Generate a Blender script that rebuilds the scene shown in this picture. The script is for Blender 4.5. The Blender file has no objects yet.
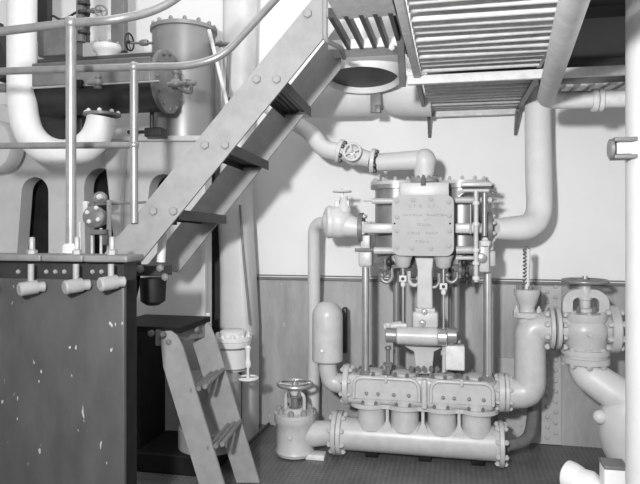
import bpy, bmesh, math, random
from mathutils import Vector as V, Matrix, geometry
random.seed(7)
PI = math.pi
SC = bpy.context.scene
COL = SC.collection
F, HV, YAW = 620.0, 225.0, math.radians(12)
CAMZ = 1.5
# ---------------- camera, world, lights, exposure ----------------
cd = bpy.data.cameras.new('camera'); cam = bpy.data.objects.new('camera', cd); COL.objects.link(cam)
cam.location = (0, 0, CAMZ); cam.rotation_euler = (PI/2, 0, YAW)
cd.sensor_width = 36; cd.lens = 36*F/640; cd.shift_y = -(242-HV)/640; cd.clip_start = .05
SC.camera = cam
w = bpy.data.worlds.new('world'); SC.world = w; w.use_nodes = True
w.node_tree.nodes['Background'].inputs[0].default_value = (.9, .9, .9, 1)
w.node_tree.nodes['Background'].inputs[1].default_value = .2
def area(name, loc, target, size, power):
    l = bpy.data.lights.new(name, 'AREA'); l.shape = 'DISK'; l.size = size; l.energy = power
    o = bpy.data.objects.new(name, l); COL.objects.link(o); o.location = loc
    o.rotation_euler = (V(target)-V(loc)).to_track_quat('-Z', 'Y').to_euler(); return o
area('flash_lamp', (-.5, -.3, 2.0), (.1, 4.2, 1.45), .2, 104)
area('fill_lamp_aft', (.6, -1.0, 3.2), (.2, 4.4, 1.4), 2.2, 36)  # added fill lamp, high behind the camera
area('wall_wash_lamp', (-.55, 3.75, 3.95), (-.2, 4.5, 1.6), .9, 9)  # added lamp washing the wall to soften the stair shadow
area('fill_lamp_left', (-1.9, 3.0, 3.9), (-1.6, 3.8, 1.5), 1.2, 7)  # added fill lamp over the left machinery
SC.view_settings.view_transform = 'Standard'; SC.view_settings.look = 'None'
SC.view_settings.exposure = .68; SC.view_settings.gamma = 1; SC.view_settings.use_curve_mapping = False

# ---------------- helpers ----------------
def W(u, v, Y):
    a = (u-320)/F; b = (HV-v)/F; c, s = math.cos(YAW), math.sin(YAW)
    x, y = a*c-s, a*s+c
    return V((x*Y/y, Y, CAMZ+b*Y/y))
def M_(px, u, Y):                                # px -> metres at column u, plane Y
    return px*Y/(F*((u-320)/F*math.sin(YAW)+math.cos(YAW)))
def frame(ax):
    ax = V(ax).normalized()
    t = V((0, 0, 1)) if abs(ax.z) < .9 else V((1, 0, 0))
    n = ax.cross(t).normalized(); return n, ax.cross(n).normalized()

def mat(name, col, rough=.5, metal=0, var=.12, scale=6, bump=0, chips=0, chipcol=.6, stretch=1, spec=.5):
    m = bpy.data.materials.new(name); m.use_nodes = True; N = m.node_tree.nodes; L = m.node_tree.links
    b = N['Principled BSDF']; b.inputs['Roughness'].default_value = rough; b.inputs['Metallic'].default_value = metal
    b.inputs['Specular IOR Level'].default_value = spec
    tc = N.new('ShaderNodeTexCoord'); mp = N.new('ShaderNodeMapping'); mp.inputs['Scale'].default_value = (1, 1, 1/stretch)
    L.new(tc.outputs['Object'], mp.inputs[0])
    nz = N.new('ShaderNodeTexNoise'); nz.inputs['Scale'].default_value = scale; nz.inputs['Detail'].default_value = 6
    nz.inputs['Roughness'].default_value = .65; L.new(mp.outputs[0], nz.inputs['Vector'])
    r = N.new('ShaderNodeValToRGB'); lo, hi = max(0, col*(1-var)), min(1, col*(1+var))
    r.color_ramp.elements[0].position = .3; r.color_ramp.elements[0].color = (lo, lo, lo, 1)
    r.color_ramp.elements[1].position = .7; r.color_ramp.elements[1].color = (hi, hi, hi, 1)
    L.new(nz.outputs[0], r.inputs[0]); out = r.outputs[0]
    if chips:
        n2 = N.new('ShaderNodeTexNoise'); n2.inputs['Scale'].default_value = 30; n2.inputs['Detail'].default_value = 1.5
        mp2 = N.new('ShaderNodeMapping'); mp2.inputs['Scale'].default_value = (1.3, 1.3, .62); L.new(tc.outputs['Object'], mp2.inputs[0])
        L.new(mp2.outputs[0], n2.inputs['Vector'])
        r2 = N.new('ShaderNodeValToRGB'); r2.color_ramp.elements[0].position = chips; r2.color_ramp.elements[1].position = chips+.02
        L.new(n2.outputs[0], r2.inputs[0])
        mx = N.new('ShaderNodeMix'); mx.data_type = 'RGBA'; L.new(r2.outputs[0], mx.inputs[0]); L.new(out, mx.inputs[6])
        mx.inputs[7].default_value = (chipcol,)*3+(1,); out = mx.outputs[2]
    L.new(out, b.inputs['Base Color'])
    if bump:
        bp = N.new('ShaderNodeBump'); bp.inputs['Strength'].default_value = bump; bp.inputs['Distance'].default_value = .01
        L.new(nz.outputs[0], bp.inputs['Height']); L.new(bp.outputs[0], b.inputs['Normal'])
    return m
WALL = mat('white_wall_paint', .76, .55, var=.03, scale=2.5)
PLATE = mat('grey_streaked_plating', .35, .5, var=.36, scale=3.5, stretch=4.5, chips=.73, chipcol=.42)
SEAM = mat('pale_seam_plate', .42, .5, var=.12, scale=8)
PIPEW = mat('white_lagging', .69, .6, var=.05, scale=9, bump=.12)
PUMP = mat('pale_grey_pump_paint', .46, .36, var=.10, scale=12, bump=.08)
ENG = mat('engine_white_paint', .50, .45, var=.1, scale=4, bump=.05)
CAST = mat('pale_cast_paint', .58, .42, var=.07, scale=5, bump=.05)
STAIR = mat('light_grey_stair_paint', .235, .6, var=.13, scale=14, bump=.15)
STEEL = mat('polished_steel', .62, .28, metal=.85, var=.10, scale=12)
RAIL = mat('worn_rail_steel', .27, .33, metal=.45, var=.16, scale=16)
IRON = mat('dark_iron_and_shade', .022, .45, var=.4, scale=9)
MIDIRON = mat('mid_grey_iron', .15, .42, var=.25, scale=9)
OILY_SHADE = mat('oily_black_and_shade', .008, .6, var=.5, scale=14, spec=.2)  # black parts; also shade painted on the gap box, tank side and feet
TANK = mat('dark_tank_paint', .055, .42, var=.25, scale=7, stretch=2.4, chips=.71, chipcol=.3)
LETT = mat('worn_letter_paint', .25, .5)
COVER = mat('grey_cover_paint', .33, .5, var=.07, scale=10)
FIT = mat('pale_fitting_paint', .25, .45, var=.15, scale=18)
CYL = mat('grey_metal_drum', .26, .36, metal=.35, var=.12, scale=4)
GRATE = mat('white_grating_paint', .60, .6, var=.14, scale=22, bump=.2)
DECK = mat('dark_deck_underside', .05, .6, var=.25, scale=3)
# floor: diamond tread plate
FLOOR = mat('tread_plate_floor', .12, .45, var=.25, scale=5)
nt = FLOOR.node_tree; N, L = nt.nodes, nt.links
tc = N.new('ShaderNodeTexCoord'); mp = N.new('ShaderNodeMapping'); mp.inputs['Rotation'].default_value = (0, 0, PI/4)
mp.inputs['Scale'].default_value = (46, 46, 46); ck = N.new('ShaderNodeTexChecker'); ck.inputs['Scale'].default_value = 1
L.new(tc.outputs['Object'], mp.inputs[0]); L.new(mp.outputs[0], ck.inputs['Vector'])
mxf = N.new('ShaderNodeMix'); mxf.data_type = 'RGBA'; mxf.blend_type = 'MULTIPLY'; mxf.inputs[0].default_value = 1
ck.inputs['Color1'].default_value = (.82, .82, .82, 1); ck.inputs['Color2'].default_value = (1.12, 1.12, 1.12, 1)
L.new(N['Color Ramp'].outputs[0], mxf.inputs[6]); L.new(ck.outputs[0], mxf.inputs[7]); L.new(mxf.outputs[2], N['Principled BSDF'].inputs['Base Color'])
bp = N.new('ShaderNodeBump'); bp.inputs['Strength'].default_value = .8; bp.inputs['Distance'].default_value = .006
L.new(ck.outputs['Fac'], bp.inputs['Height']); L.new(bp.outputs[0], N['Principled BSDF'].inputs['Normal'])

def tag(o, label=None, cat=None, group=None, kind=None):
    if label: o['label'] = label
    if cat: o['category'] = cat
    if group: o['group'] = group
    if kind: o['kind'] = kind
    return o
def thing(name, loc, label, cat, group=None):
    o = bpy.data.objects.new(name, None); o.empty_display_size = .05; COL.objects.link(o); o.location = V(loc)
    return tag(o, label, cat, group)
def rootloc(p):
    while p.parent: p = p.parent
    return p.location.copy()

class MB:
    def __init__(s): s.v = []; s.f = []
    def add(s, vs, fs):
        k = len(s.v); s.v += [V(x) for x in vs]; s.f += [[i+k for i in f] for f in fs]; return s
    def box(s, c, size, axes=None, ch=0):
        c = V(c); hx, hy, hz = [q/2 for q in size]
        ax = axes or (V((1, 0, 0)), V((0, 1, 0)), V((0, 0, 1)))
        if ch <= 0:
            P = [c+ax[0]*hx*i+ax[1]*hy*j+ax[2]*hz*k for i in (-1, 1) for j in (-1, 1) for k in (-1, 1)]
            return s.add(P, [(0, 1, 3, 2), (4, 6, 7, 5), (0, 4, 5, 1), (2, 3, 7, 6), (0, 2, 6, 4), (1, 5, 7, 3)])
        b = bmesh.new(); bmesh.ops.create_cube(b, size=1)
        for q in b.verts: q.co = V((q.co.x*2*hx, q.co.y*2*hy, q.co.z*2*hz))
        bmesh.ops.bevel(b, geom=b.edges[:], offset=min(ch, hx*.95, hy*.95, hz*.95), segments=3, profile=.5, affect='EDGES')
        b.verts.ensure_lookup_table(); b.verts.index_update()
        P = [c+ax[0]*q.co.x+ax[1]*q.co.y+ax[2]*q.co.z for q in b.verts]
        fs = [[q.index for q in f.verts] for f in b.faces]; b.free(); return s.add(P, fs)
    def lathe(s, o, ax, prof, n=32, sy=1):        # prof: (distance along axis, radius)
        o = V(o); ax = V(ax).normalized(); a, b = frame(ax); P = []; fs = []
        for d, r in prof:
            for i in range(n):
                t = 2*PI*i/n; P.append(o+ax*d+(a*math.cos(t)+b*math.sin(t)*sy)*max(r, 1e-4))
        for j in range(len(prof)-1):
            for i in range(n):
                i2 = (i+1) % n; fs.append((j*n+i, j*n+i2, (j+1)*n+i2, (j+1)*n+i))
        fs.append(tuple(range(n-1, -1, -1))); fs.append(tuple((len(prof)-1)*n+i for i in range(n)))
        return s.add(P, fs)
    def cyl(s, p, q, r, r2=None, n=24, ch=0):
        p, q = V(p), V(q); h = (q-p).length; r2 = r if r2 is None else r2
        pr = [(0, r-ch), (ch, r), (h-ch, r2), (h, r2-ch)] if ch else [(0, r), (h, r2)]
        return s.lathe(p, q-p, pr, n)
    def sphere(s, c, r, n=24, sc=(1, 1, 1)):
        c = V(c); m = n//2; P = []; fs = []
        for j in range(m+1):
            ph = PI*j/m
            for i in range(n):
                t = 2*PI*i/n; rr = max(math.sin(ph), 1e-4)
                P.append(c+V((r*rr*math.cos(t)*sc[0], r*rr*math.sin(t)*sc[1], r*math.cos(ph)*sc[2])))
        for j in range(m):
            for i in range(n): fs.append((j*n+i, (j+1)*n+i, (j+1)*n+(i+1) % n, j*n+(i+1) % n))
        return s.add(P, fs)
    def tube(s, pts, r, n=20, fil=0, seg=8, closed=False):
        pts = [V(p) for p in pts]
        if isinstance(r, (int, float)): rs = [r]*len(pts)
        else: rs = list(r)
        if fil and not closed:
            Q = [pts[0]]; R = [rs[0]]
            for i in range(1, len(pts)-1):
                a, b, c = pts[i-1], pts[i], pts[i+1]
                d = min(fil, (a-b).length*.49, (c-b).length*.49)
                p0 = b+(a-b).normalized()*d; p1 = b+(c-b).normalized()*d
                for k in range(seg+1):
                    t = k/seg; Q.append(p0*(1-t)**2+b*(.25*2*t*(1-t)*1.2+2*t*(1-t)*.70)+p0*0+p1*t*t+(p0+p1)*.5*(2*t*(1-t))*0+ (p0+p1)*.5*(2*t*(1-t))*0)
                    Q[-1] = p0*(1-t)**2+b*2*t*(1-t)+p1*t*t; R.append(rs[i])
            Q.append(pts[-1]); R.append(rs[-1]); pts, rs = Q, R
        m = len(pts); T = []
        for i in range(m):
            if closed: d = pts[(i+1) % m]-pts[i-1]
            elif i == 0: d = pts[1]-pts[0]
            elif i == m-1: d = pts[-1]-pts[-2]
            else: d = (pts[i+1]-pts[i]).normalized()+(pts[i]-pts[i-1]).normalized()
            T.append(d.normalized())
        a, _ = frame(T[0]); P = []; fs = []
        for i in range(m):
            a = (a-T[i]*a.dot(T[i])).normalized(); b = T[i].cross(a)
            for k in range(n):
                t = 2*PI*k/n; P.append(pts[i]+(a*math.cos(t)+b*math.sin(t))*rs[i])
        for i in range(m if closed else m-1):
            j = (i+1) % m
            for k in range(n): fs.append((i*n+k, i*n+(k+1) % n, j*n+(k+1) % n, j*n+k))
        if not closed: fs.append(tuple(range(n-1, -1, -1))); fs.append(tuple((m-1)*n+k for k in range(n)))
        return s.add(P, fs)
    def torus(s, c, ax, R, r, n=40, k=10):
        a, b = frame(ax); c = V(c)
        return s.tube([c+(a*math.cos(2*PI*i/n)+b*math.sin(2*PI*i/n))*R for i in range(n)], r, n=k, closed=True)
    def prism(s, poly, d, holes=()):              # poly: list of 3D points in a plane; d: thickness vector
        loops = [[V(p) for p in poly]]+[[V(p) for p in h] for h in holes]; d = V(d)
        flat = [p for l in loops for p in l]; n = len(flat)
        tri = geometry.tessellate_polygon(loops)
        fs = [tuple(t) for t in tri]+[tuple(n+i for i in reversed(t)) for t in tri]; k = 0
        for l in loops:
            m = len(l); fs += [(k+i, k+(i+1) % m, n+k+(i+1) % m, n+k+i) for i in range(m)]; k += m
        return s.add(flat+[p+d for p in flat], fs)
    def mesh(s, name, off=V((0, 0, 0)), sharp=38):
        b = bmesh.new(); vs = [b.verts.new(p-off) for p in s.v]
        for f in s.f:
            try: b.faces.new([vs[i] for i in f])
            except ValueError: pass
        bmesh.ops.recalc_face_normals(b, faces=b.faces[:])
        me = bpy.data.meshes.new(name); b.to_mesh(me); b.free()
        for p in me.polygons: p.use_smooth = True
        me.set_sharp_from_angle(angle=math.radians(sharp)); return me
    def build(s, name, m, parent=None, loc=None, bevel=0, label=None, sharp=38):
        if parent: off = rootloc(parent)
        else:
            if loc is None:
                zs = min(p.z for p in s.v); n = len(s.v); loc = (sum(p.x for p in s.v)/n, sum(p.y for p in s.v)/n, zs)
            off = V(loc)
        o = bpy.data.objects.new(name, s.mesh(name, off, sharp)); COL.objects.link(o); o.data.materials.append(m)
        if parent: o.parent = parent
        else: o.location = off
        if bevel:
            md = o.modifiers.new('bevel', 'BEVEL'); md.width = bevel; md.segments = 2; md.limit_method = 'ANGLE'; md.angle_limit = .6
            md.harden_normals = False
        if label: o['label'] = label
        return o
_nc = {}
def nut(parent, p, ax, r, h, m, name='nut', stud=True):
    key = (round(r, 4), round(h, 4), m.name, stud)
    if key not in _nc:
        q = MB(); q.lathe((0, 0, 0), (0, 0, 1), [(0, r*.98), (h*.8, r), (h, r*.82)], 6)
        if stud: q.lathe((0, 0, h*.9), (0, 0, 1), [(0, r*.5), (h*.3, r*.5), (h*.42, r*.3)], 10)
        me = q.mesh('nut'); me.materials.append(m); _nc[key] = me
    o = bpy.data.objects.new(name, _nc[key]); COL.objects.link(o); o.parent = parent
    o.rotation_euler = V(ax).to_track_quat('Z', 'Y').to_euler(); o.location = V(p)-rootloc(parent); return o
def ring(parent, c, ax, R, n, r, h, m, a0=0, name='nut', only=None):
    a, b = frame(ax); c = V(c)
    for i in range(n):
        t = a0+2*PI*i/n; d = a*math.cos(t)+b*math.sin(t)
        if only and not only(d): continue
        nut(parent, c+d*R, ax, r, h, m, name)
def flange(parent, c, ax, R, th, m, nb=8, br=.012, both=False, name='flange', bm=None, only=None):
    ax = V(ax).normalized(); c = V(c)
    o = MB().lathe(c-ax*th/2, ax, [(0, R*.96), (th*.12, R), (th*.88, R), (th, R*.96)], 36).build(name, m, parent)
    host = o if o.parent.parent is None else parent
    ring(host, c+ax*th/2, ax, R-br*1.35, nb, br, br*1.1, bm or m, PI/nb, 'nut', only)
    if both: ring(host, c-ax*th/2, -ax, R-br*1.35, nb, br, br*1.1, bm or m, PI/nb, 'nut', only)
    return o
def wheel(parent, c, R, m, rr=.009, ax=(0, 0, 1), spokes=5, name='handwheel'):
    q = MB(); q.torus(c, ax, R, rr, 40, 10); a, b = frame(ax); c = V(c); ax = V(ax).normalized()
    for i in range(spokes):
        t = 2*PI*i/spokes+.3; d = a*math.cos(t)+b*math.sin(t)
        q.tube([c-ax*.006, c+d*R*.5-ax*rr*.6, c+d*R], rr*.7, 8)
    q.lathe(c-ax*.018, ax, [(0, R*.17), (.022, R*.2), (.032, R*.12), (.04, R*.06)], 16)
    return q.build(name, m, parent)
X, Yx, Z = V((1, 0, 0)), V((0, 1, 0)), V((0, 0, 1))
def struct(o): o['kind'] = 'structure'; return o

# ---------------- the room ----------------
YW = 4.5
ZM = 1.097
struct(MB().box((-.9, YW+.05, 2.05), (6.0, .1, 4.1)).build('wall_back', WALL))
struct(MB().box((-.9, YW-.01, ZM/2), (6.0, .03, ZM)).build('trim_1', PLATE))
q = MB().box((-.9, YW-.03, ZM+.004), (6.0, .035, .018)); q.box((-.9, YW-.03, ZM+.028), (6.0, .012, .006)); struct(q.build('trim_2', MIDIRON, bevel=.003))
struct(MB().box((-.9, 2.0, -.03), (6.0, 5.2, .06)).build('floor', FLOOR))
struct(MB().box((-3.95, 2.0, 2.0), (.1, 5.2, 4.2)).build('wall_left', WALL))
struct(MB().box((2.05, 2.0, 2.0), (.1, 5.2, 4.2)).build('wall_right', WALL))
struct(MB().box((-.9, 2.0, 4.12), (6.0, 5.2, .06)).build('ceiling', WALL))
# riveted seam beside the right valve
x0, x1 = W(541, 400, YW-.03).x, W(561, 400, YW-.03).x
q = MB().box(((x0+x1)/2, YW-.034, ZM/2-.004), (x1-x0, .018, ZM-.02))
for i in range(15):
    for k, fx in enumerate((.3, .72)):
        q.sphere((x0+(x1-x0)*fx, YW-.043, .05+i*.071+k*.035), .0145, 12, (1, .9, 1))
struct(q.build('trim_3', SEAM))
# patch plate on the lower wall behind the pump end
xa, xb = W(497, 400, YW-.03).x, W(527, 400, YW-.03).x
q = MB().box(((xa+xb)/2, YW-.032, .3), (xb-xa, .014, .56))
for z in (.12, .22, .32, .42): q.sphere((xb-.04, YW-.04, z), .011, 12, (1, .6, 1)); q.sphere((xa+.05, YW-.04, z+.04), .011, 12, (1, .6, 1))
struct(q.build('trim_4', SEAM))

# ---------------- overhead: deck, gratings, beams ----------------
ZG = 2.30; gx0, gx1 = -.175, .43
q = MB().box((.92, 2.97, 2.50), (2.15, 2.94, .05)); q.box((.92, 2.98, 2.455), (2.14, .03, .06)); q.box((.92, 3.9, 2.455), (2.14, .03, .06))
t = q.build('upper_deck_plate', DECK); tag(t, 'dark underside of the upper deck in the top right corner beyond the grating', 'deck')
def gratpanel(name, ya, yb, label):
    t = thing(name, ((gx0+gx1)/2, (ya+yb)/2, ZG-.03), label, 'grating')
    n = int((yb-ya-.04)/.088); st = (yb-ya-.04)/n
    for i in range(n):
        y = ya+.02+st*(i+.5)
        MB().cyl((gx0+.02, y, ZG+.004*math.sin(i*2.1)), (gx1-.01, y, ZG+.004*math.sin(i*1.3)), .0175 if ya < 2 else .0145, n=12).build('slat', GRATE, t)
    return t
g1 = gratpanel('overhead_grating', 1.62, 3.28, 'nearer overhead grating of white round bars, above the cross beam')
MB().box((gx0-.004, 2.44, ZG-.012), (.034, 1.74, .034), ch=.005).build('frame_bar', GRATE, g1)
MB().box((gx1, 2.44, ZG+.01), (.02, 1.74, .03)).build('frame_bar', GRATE, g1)
gx1 = .44
g2 = gratpanel('overhead_grating', 3.34, 4.40, 'far overhead grating between the cross beam and the white wall')
MB().box((gx0-.005, 3.87, ZG-.01), (.022, 1.08, .05)).build('frame_bar', MIDIRON, g2)
MB().box((gx1, 3.87, ZG-.0), (.03, 1.08, .05)).build('frame_bar', MIDIRON, g2)
MB().box(((gx0+gx1)/2, 4.42, ZG-.02), (gx1-gx0+.03, .05, .05)).build('end_angle', GRATE, g2)
for xx in (gx0+.01, gx1-.02):
    br = MB().prism([(xx, 4.47, 2.12), (xx, 4.47, 2.16), (xx, 4.40, 2.27), (xx, 4.30, 2.27), (xx, 4.30, 2.255)], (.02, 0, 0)).build('bracket', MIDIRON, g2)
    nut(br, (xx+.01, 4.45, 2.15), (0, -1, 0), .013, .012, MIDIRON, 'bolt')
t = MB().box((.72, 3.31, ZG-.035), (1.9, .035, .048), ch=.005).build('cross_beam', GRATE)
tag(t, 'white cross beam running under the overhead gratings to the right column', 'beam')
# short sloped-bar grating at right beyond the beam
gr = thing('side_grating', (1.1, 4.2, 2.36), 'short overhead grating of slanted bars above the horizontal right pipe', 'grating')
for i in range(11):
    x = .62+i*.085
    a = V((x, 4.05, 2.36)); b = V((x-.03, 4.42, 2.36))
    MB().box((a+b)/2, (.045, .38, .02), axes=(V((1, .1, 0)).normalized(), V((-.1, 1, 0)).normalized(), Z)).build('slat', GRATE, gr)
MB().box((1.1, 4.04, 2.385), (1.15, .02, .04)).build('frame_bar', MIDIRON, gr)
MB().box((1.1, 4.44, 2.37), (1.15, .02, .04)).build('frame_bar', MIDIRON, gr)

# overhead pipe running away from the camera then turning right
p = thing('overhead_pipe', (.5, 3.5, 2.1), 'speckled pale overhead pipe slanting across the grating and elbowing right', 'pipe')
P0, P1, P2 = V((.33, 1.55, 2.21)), V((.505, 3.60, 2.185)), V((1.95, 3.60, 2.165))
MB().tube([P0, P1, P2], .047, 24, fil=.11, seg=12).build('pipe_body', GRATE, p)
cpt = W(597, 104, 3.60)
fl = MB().cyl((cpt.x-.028, 3.60, 2.177), (cpt.x+.002, 3.60, 2.177), .062, n=32, ch=.003).build('coupling', GRATE, p)
MB().cyl((cpt.x+.006, 3.60, 2.177), (cpt.x+.03, 3.60, 2.177), .062, n=32, ch=.003).build('coupling', GRATE, p)

# ---------------- big duct upper centre ----------------
dz = W(365, 84, 4.15).z
d = thing('ventilation_duct', (W(365, 84, 4.15).x, 4.15, dz-.2), 'large white round horizontal duct against the wall below the ventilator mouth', 'duct')
xl, xm, xr = W(285, 84, 4.15).x, W(374, 84, 4.15).x, W(431, 84, 4.15).x
MB().lathe((xl, 4.2, dz), X, [(0, .17), (.05, .2), (xm-xl-.05, .208), (xm-xl, .19)], 48).build('duct_body', PIPEW, d)
MB().lathe((xm+.03, 4.2, dz-.0), X, [(0, .15), (.06, .19), (.14, .215), (xr-xm-.03, .225)], 48).build('duct_elbow', PIPEW, d)
MB().lathe((xm-.02, 4.2, dz), X, [(0, .17), (.07, .17)], 40).build('joint_band', IRON, d)
bk = W(376, 105, 3.99); q = MB().box(bk+V((0, 0, .02)), (.07, .03, .14), ch=.004); q.box(bk+V((.015, -.02, -.03)), (.035, .03, .05), ch=.004)
q.build('joint_clamp', MIDIRON, d)
vt = thing('ventilator_trunk', (W(362, 80, 3.74).x, 3.74, W(362, 80, 3.74).z), 'white round ventilator trunk with dark open oval mouth beneath the stair platform', 'ventilator')
c0 = W(362.5, 80, 3.74); ax = V((0, .14, 1)); rv = M_(37.5, 362, 3.74)
q = MB(); n = 56; a_, b_ = frame(ax); Pt = []
for (d, r_) in ((.6, rv*.86), (.6, rv), (.0, rv), (-.006, rv*.98), (0, rv*.955), (.02, rv*.93), (.58, rv*.86)):
    Pt += [c0+ax*d+(a_*math.cos(2*PI*k/n)+b_*math.sin(2*PI*k/n))*r_ for k in range(n)]
q.add(Pt, [(j*n+k, j*n+(k+1) % n, ((j+1) % 7)*n+(k+1) % n, ((j+1) % 7)*n+k) for j in range(7) for k in range(n)])
q.build('trunk_body', PIPEW, vt)
MB().lathe(c0+ax*.03, ax, [(0, rv*.925), (.02, rv*.925)], n).build('mouth_shade_disc', IRON, vt)  # dark disc stands for the shade inside the open mouth

# ---------------- upper stair ----------------
YF, YR = 2.75, 3.38
st = thing('companion_stair', W(150, 270, 3.0), 'steep light grey upper stair with flat side strings and slatted dark treads', 'stair')
def fu(v, e): return (130 if e else 173)+(222-v)/1.225
def ru(v, e): return (177.5 if e else 214.5)+(227-v)/1.26
poly = [(fu(259, 1), 259), (fu(-17, 1), -17), (325, -17), (325, fu.__call__(0, 0)*0+36), (fu(270, 0), 270), (122, 268)]
f1 = MB().prism([W(u, v, YF) for u, v in poly], (0, .014, 0)).build('stringer', STAIR, st, bevel=.002)
poly = [(ru(268, 1), 268), (ru(25, 1), 25), (341, 25), (341, 68), (178, 273), (167, 270)]
f2 = MB().prism([W(u, v, YR) for u, v in poly], (0, .014, 0)).build('stringer', STAIR, st, bevel=.002)
dirS = (W(fu(0, 0), 0, YF)-W(fu(200, 0), 200, YF)).normalized()
for k, (u, v) in enumerate([(112.5, 276.5), (164, 211), (215.5, 145), (267, 79.5), (318, 14)]):
    c = W(u, v, YF); c2 = W(452-(452-u)/1.229-4, 225+(v-225)/1.229+3, YR)
    q = MB(); ln = (c2-c); wd = .145
    if 0 < k < 4:
        for j in range(5):
            o_ = V(((j-2)*wd/4.6, 0, -.006))
            q.box((c+c2)/2+o_+V((0, .007, 0)), (.022, ln.length-.012, .02), axes=(V((ln.normalized().y, -ln.normalized().x, 0)), ln.normalized(), Z))
        for sd in (-.075, .075):
            q.box((c+c2)/2+V((sd, .007, -.018)), (.006, ln.length-.014, .05), axes=(V((ln.normalized().y, -ln.normalized().x, 0)), ln.normalized(), Z))
        for pt, sg in ((c, 1), (c2, -1)):
            q.box(pt+V((0, sg*.02+(.007), -.024)), (wd+.01, .03, .008)); pass
        q.build('tread', IRON, st)
    for du in (-10, 10):
        nut(f1, W(u+du, v, YF), (0, -1, 0), .021, .016, STAIR, 'bolt', False)
for (u, v) in ((217, 218), (260, 162), (303, 105), (176, 268)): nut(f2, W(u, v, YR), (0, -1, 0), .021, .016, STAIR, 'bolt', False)
# landing of the upper stair
pf = thing('stair_platform', (-.4, 3.05, 2.42), 'speckled grey platform with open bars at the head of the stair', 'platform')
zp = 2.43
MB().box(((W(327, 0, 2.5).x+W(398, 0, 2.5).x)/2, 2.53, zp+.02), (W(398, 0, 2.5).x-W(327, 0, 2.5).x, .44, .05)).build('plate', GRATE, pf, bevel=.003)
MB().box((-.43, 3.30, zp+.02), (.42, .17, .05)).build('plate', GRATE, pf, bevel=.003)
for u in (332, 347, 362, 376, 391):
    MB().box((W(u, 19, 2.75).x, 2.97, zp+.015), (.02, .52, .045)).build('bar', IRON, pf)  # bars coloured dark for the shade on them
MB().box((-.225, 2.9, zp+.03), (.03, 1.1, .07)).build('side_bar', MIDIRON, pf)
for (u, v, Y) in ((392, 48, 3.2), (402, 62, 3.3), (404, 78, 3.35)):
    c = W(u, v, Y); nut(pf, c, (0, -1, 0), .018, .02, GRATE, 'bolt')
q = MB(); a = W(398, -5, 2.95); b = W(403, 84, 3.36)
q.box((a+b)/2, (.035, (b-a).length, .05), axes=(X, (b-a).normalized(), X.cross((b-a).normalized()))); q.build('hanger_bar', MIDIRON, pf)
q = MB().tube([W(325, -10, 2.74), W(325, 40, 2.74), W(341, 48, 2.9), W(344, 58, 3.3)], .012, 10, fil=.03); q.build('corner_bracket', STAIR, pf)

# ---------------- railings ----------------
r = thing('stair_railing', W(71, 250, 2.36), 'nearer tube railing post on the tank with its curved top handrail', 'railing')
yy = 2.36
b0 = W(71, 252, yy); tp = W(71, 23, yy)
MB().cyl(b0, tp, .0215, n=20).build('post', RAIL, r)
MB().sphere(tp, .029, 20).build('ball_joint', RAIL, r)
MB().tube([W(-20, 34, 2.36), tp, W(115, 20, 2.36), W(148, 13, 2.45), W(172, 2, 2.5), W(200, -22, 2.6)], .0185, 16, fil=.16, seg=8).build('handrail', RAIL, r)
q = MB().lathe(b0-Z*.004, Z, [(0, .034), (.03, .034), (.04, .024)], 6); q.build('base_nut', GRATE, r)
yy = 2.735
r = thing('stair_railing', W(134, 224, yy), 'farther tube railing with two rails, its post fixed on the stair string', 'railing')
b0 = W(134, 223, yy); tp = W(134, 67, yy); mid = W(134, 145, yy)
MB().cyl(b0, tp, .0195, n=20).build('post', RAIL, r)
MB().sphere(tp, .027, 20).build('ball_joint', RAIL, r)
MB().sphere(mid, .024, 20).build('ball_joint', RAIL, r)
MB().tube([W(-20, 72, yy), tp, W(190, 66, yy), W(222, 57, 2.75), W(275, 0, 2.9), W(310, -38, 3.0)], .0185, 16, fil=.12, seg=8).build('handrail', RAIL, r)
MB().tube([W(-20, 146, yy), mid], .0165, 16).build('middle_rail', RAIL, r)

# ---------------- tank at lower left ----------------
yt = 2.3; xr = W(124, 300, yt).x; xl = W(-45, 300, yt).x; zt = W(60, 279, yt).z; zl = W(60, 255, yt-.03).z
tk = thing('steel_tank', ((xl+xr)/2, 2.5, 0), 'large dark grey scratched tank filling the lower left with a bolted lid', 'tank')
MB().box(((xl+xr)/2, yt+.012, zt/2), (xr-xl, .024, zt), ch=.006).build('front_plate', TANK, tk)
MB().box(((xl+xr)/2, yt+.07, zt/2), (xr-xl-.012, .1, zt-.01), ch=.006).build('tank_body', OILY_SHADE, tk)  # body coloured black so the tank side carries its shade
MB().box(((xl+xr)/2, yt+.07, (zt+zl-.03)/2), (xr-xl-.02, .1, zl-.03-zt+.01)).build('lid_shadow_neck', IRON, tk)  # neck coloured dark as the shadow band under the lid
xs = [xl, W(45, 258, yt).x, W(87, 258, yt).x, W(131, 258, yt).x]
for i in range(3):
    MB().box(((xs[i]+xs[i+1])/2, yt+.045, zl-.014), (xs[i+1]-xs[i]-.004, .15, .028), ch=.008).build('lid_plate', MIDIRON, tk)
for u in (20, 48, 57, 66, 94, 103, -8): nut(tk, W(u, 271.5, yt+.03), (0, -1, 0), .0105, .016, FIT, 'nut')
for (u, v) in ((31, 288), (76, 286), (111, 283), (-16, 290)):
    c = W(u-4, v, yt-.05)
    s_ = MB().cyl(W(u, 264, yt-.04), W(u, v-2, yt-.04), .0125, n=14).build('swing_bolt', FIT, tk)
    q = MB().cyl(c+V((-.012, -.035, -.004)), c+V((.03, .03, .004)), .029, n=20, ch=.006); q.cyl(c+V((.03, .02, .003)), c+V((.055, .045, .003)), .022, n=16, ch=.005)
    q.build('clevis', FIT, s_)
    q = MB().lathe(W(u+1, 254.5, yt+.05), Z, [(0, .022), (.018, .022), (.022, .012), (.07, .012), (.075, .008)], 6); q.build('stud', FIT, s_)

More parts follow.
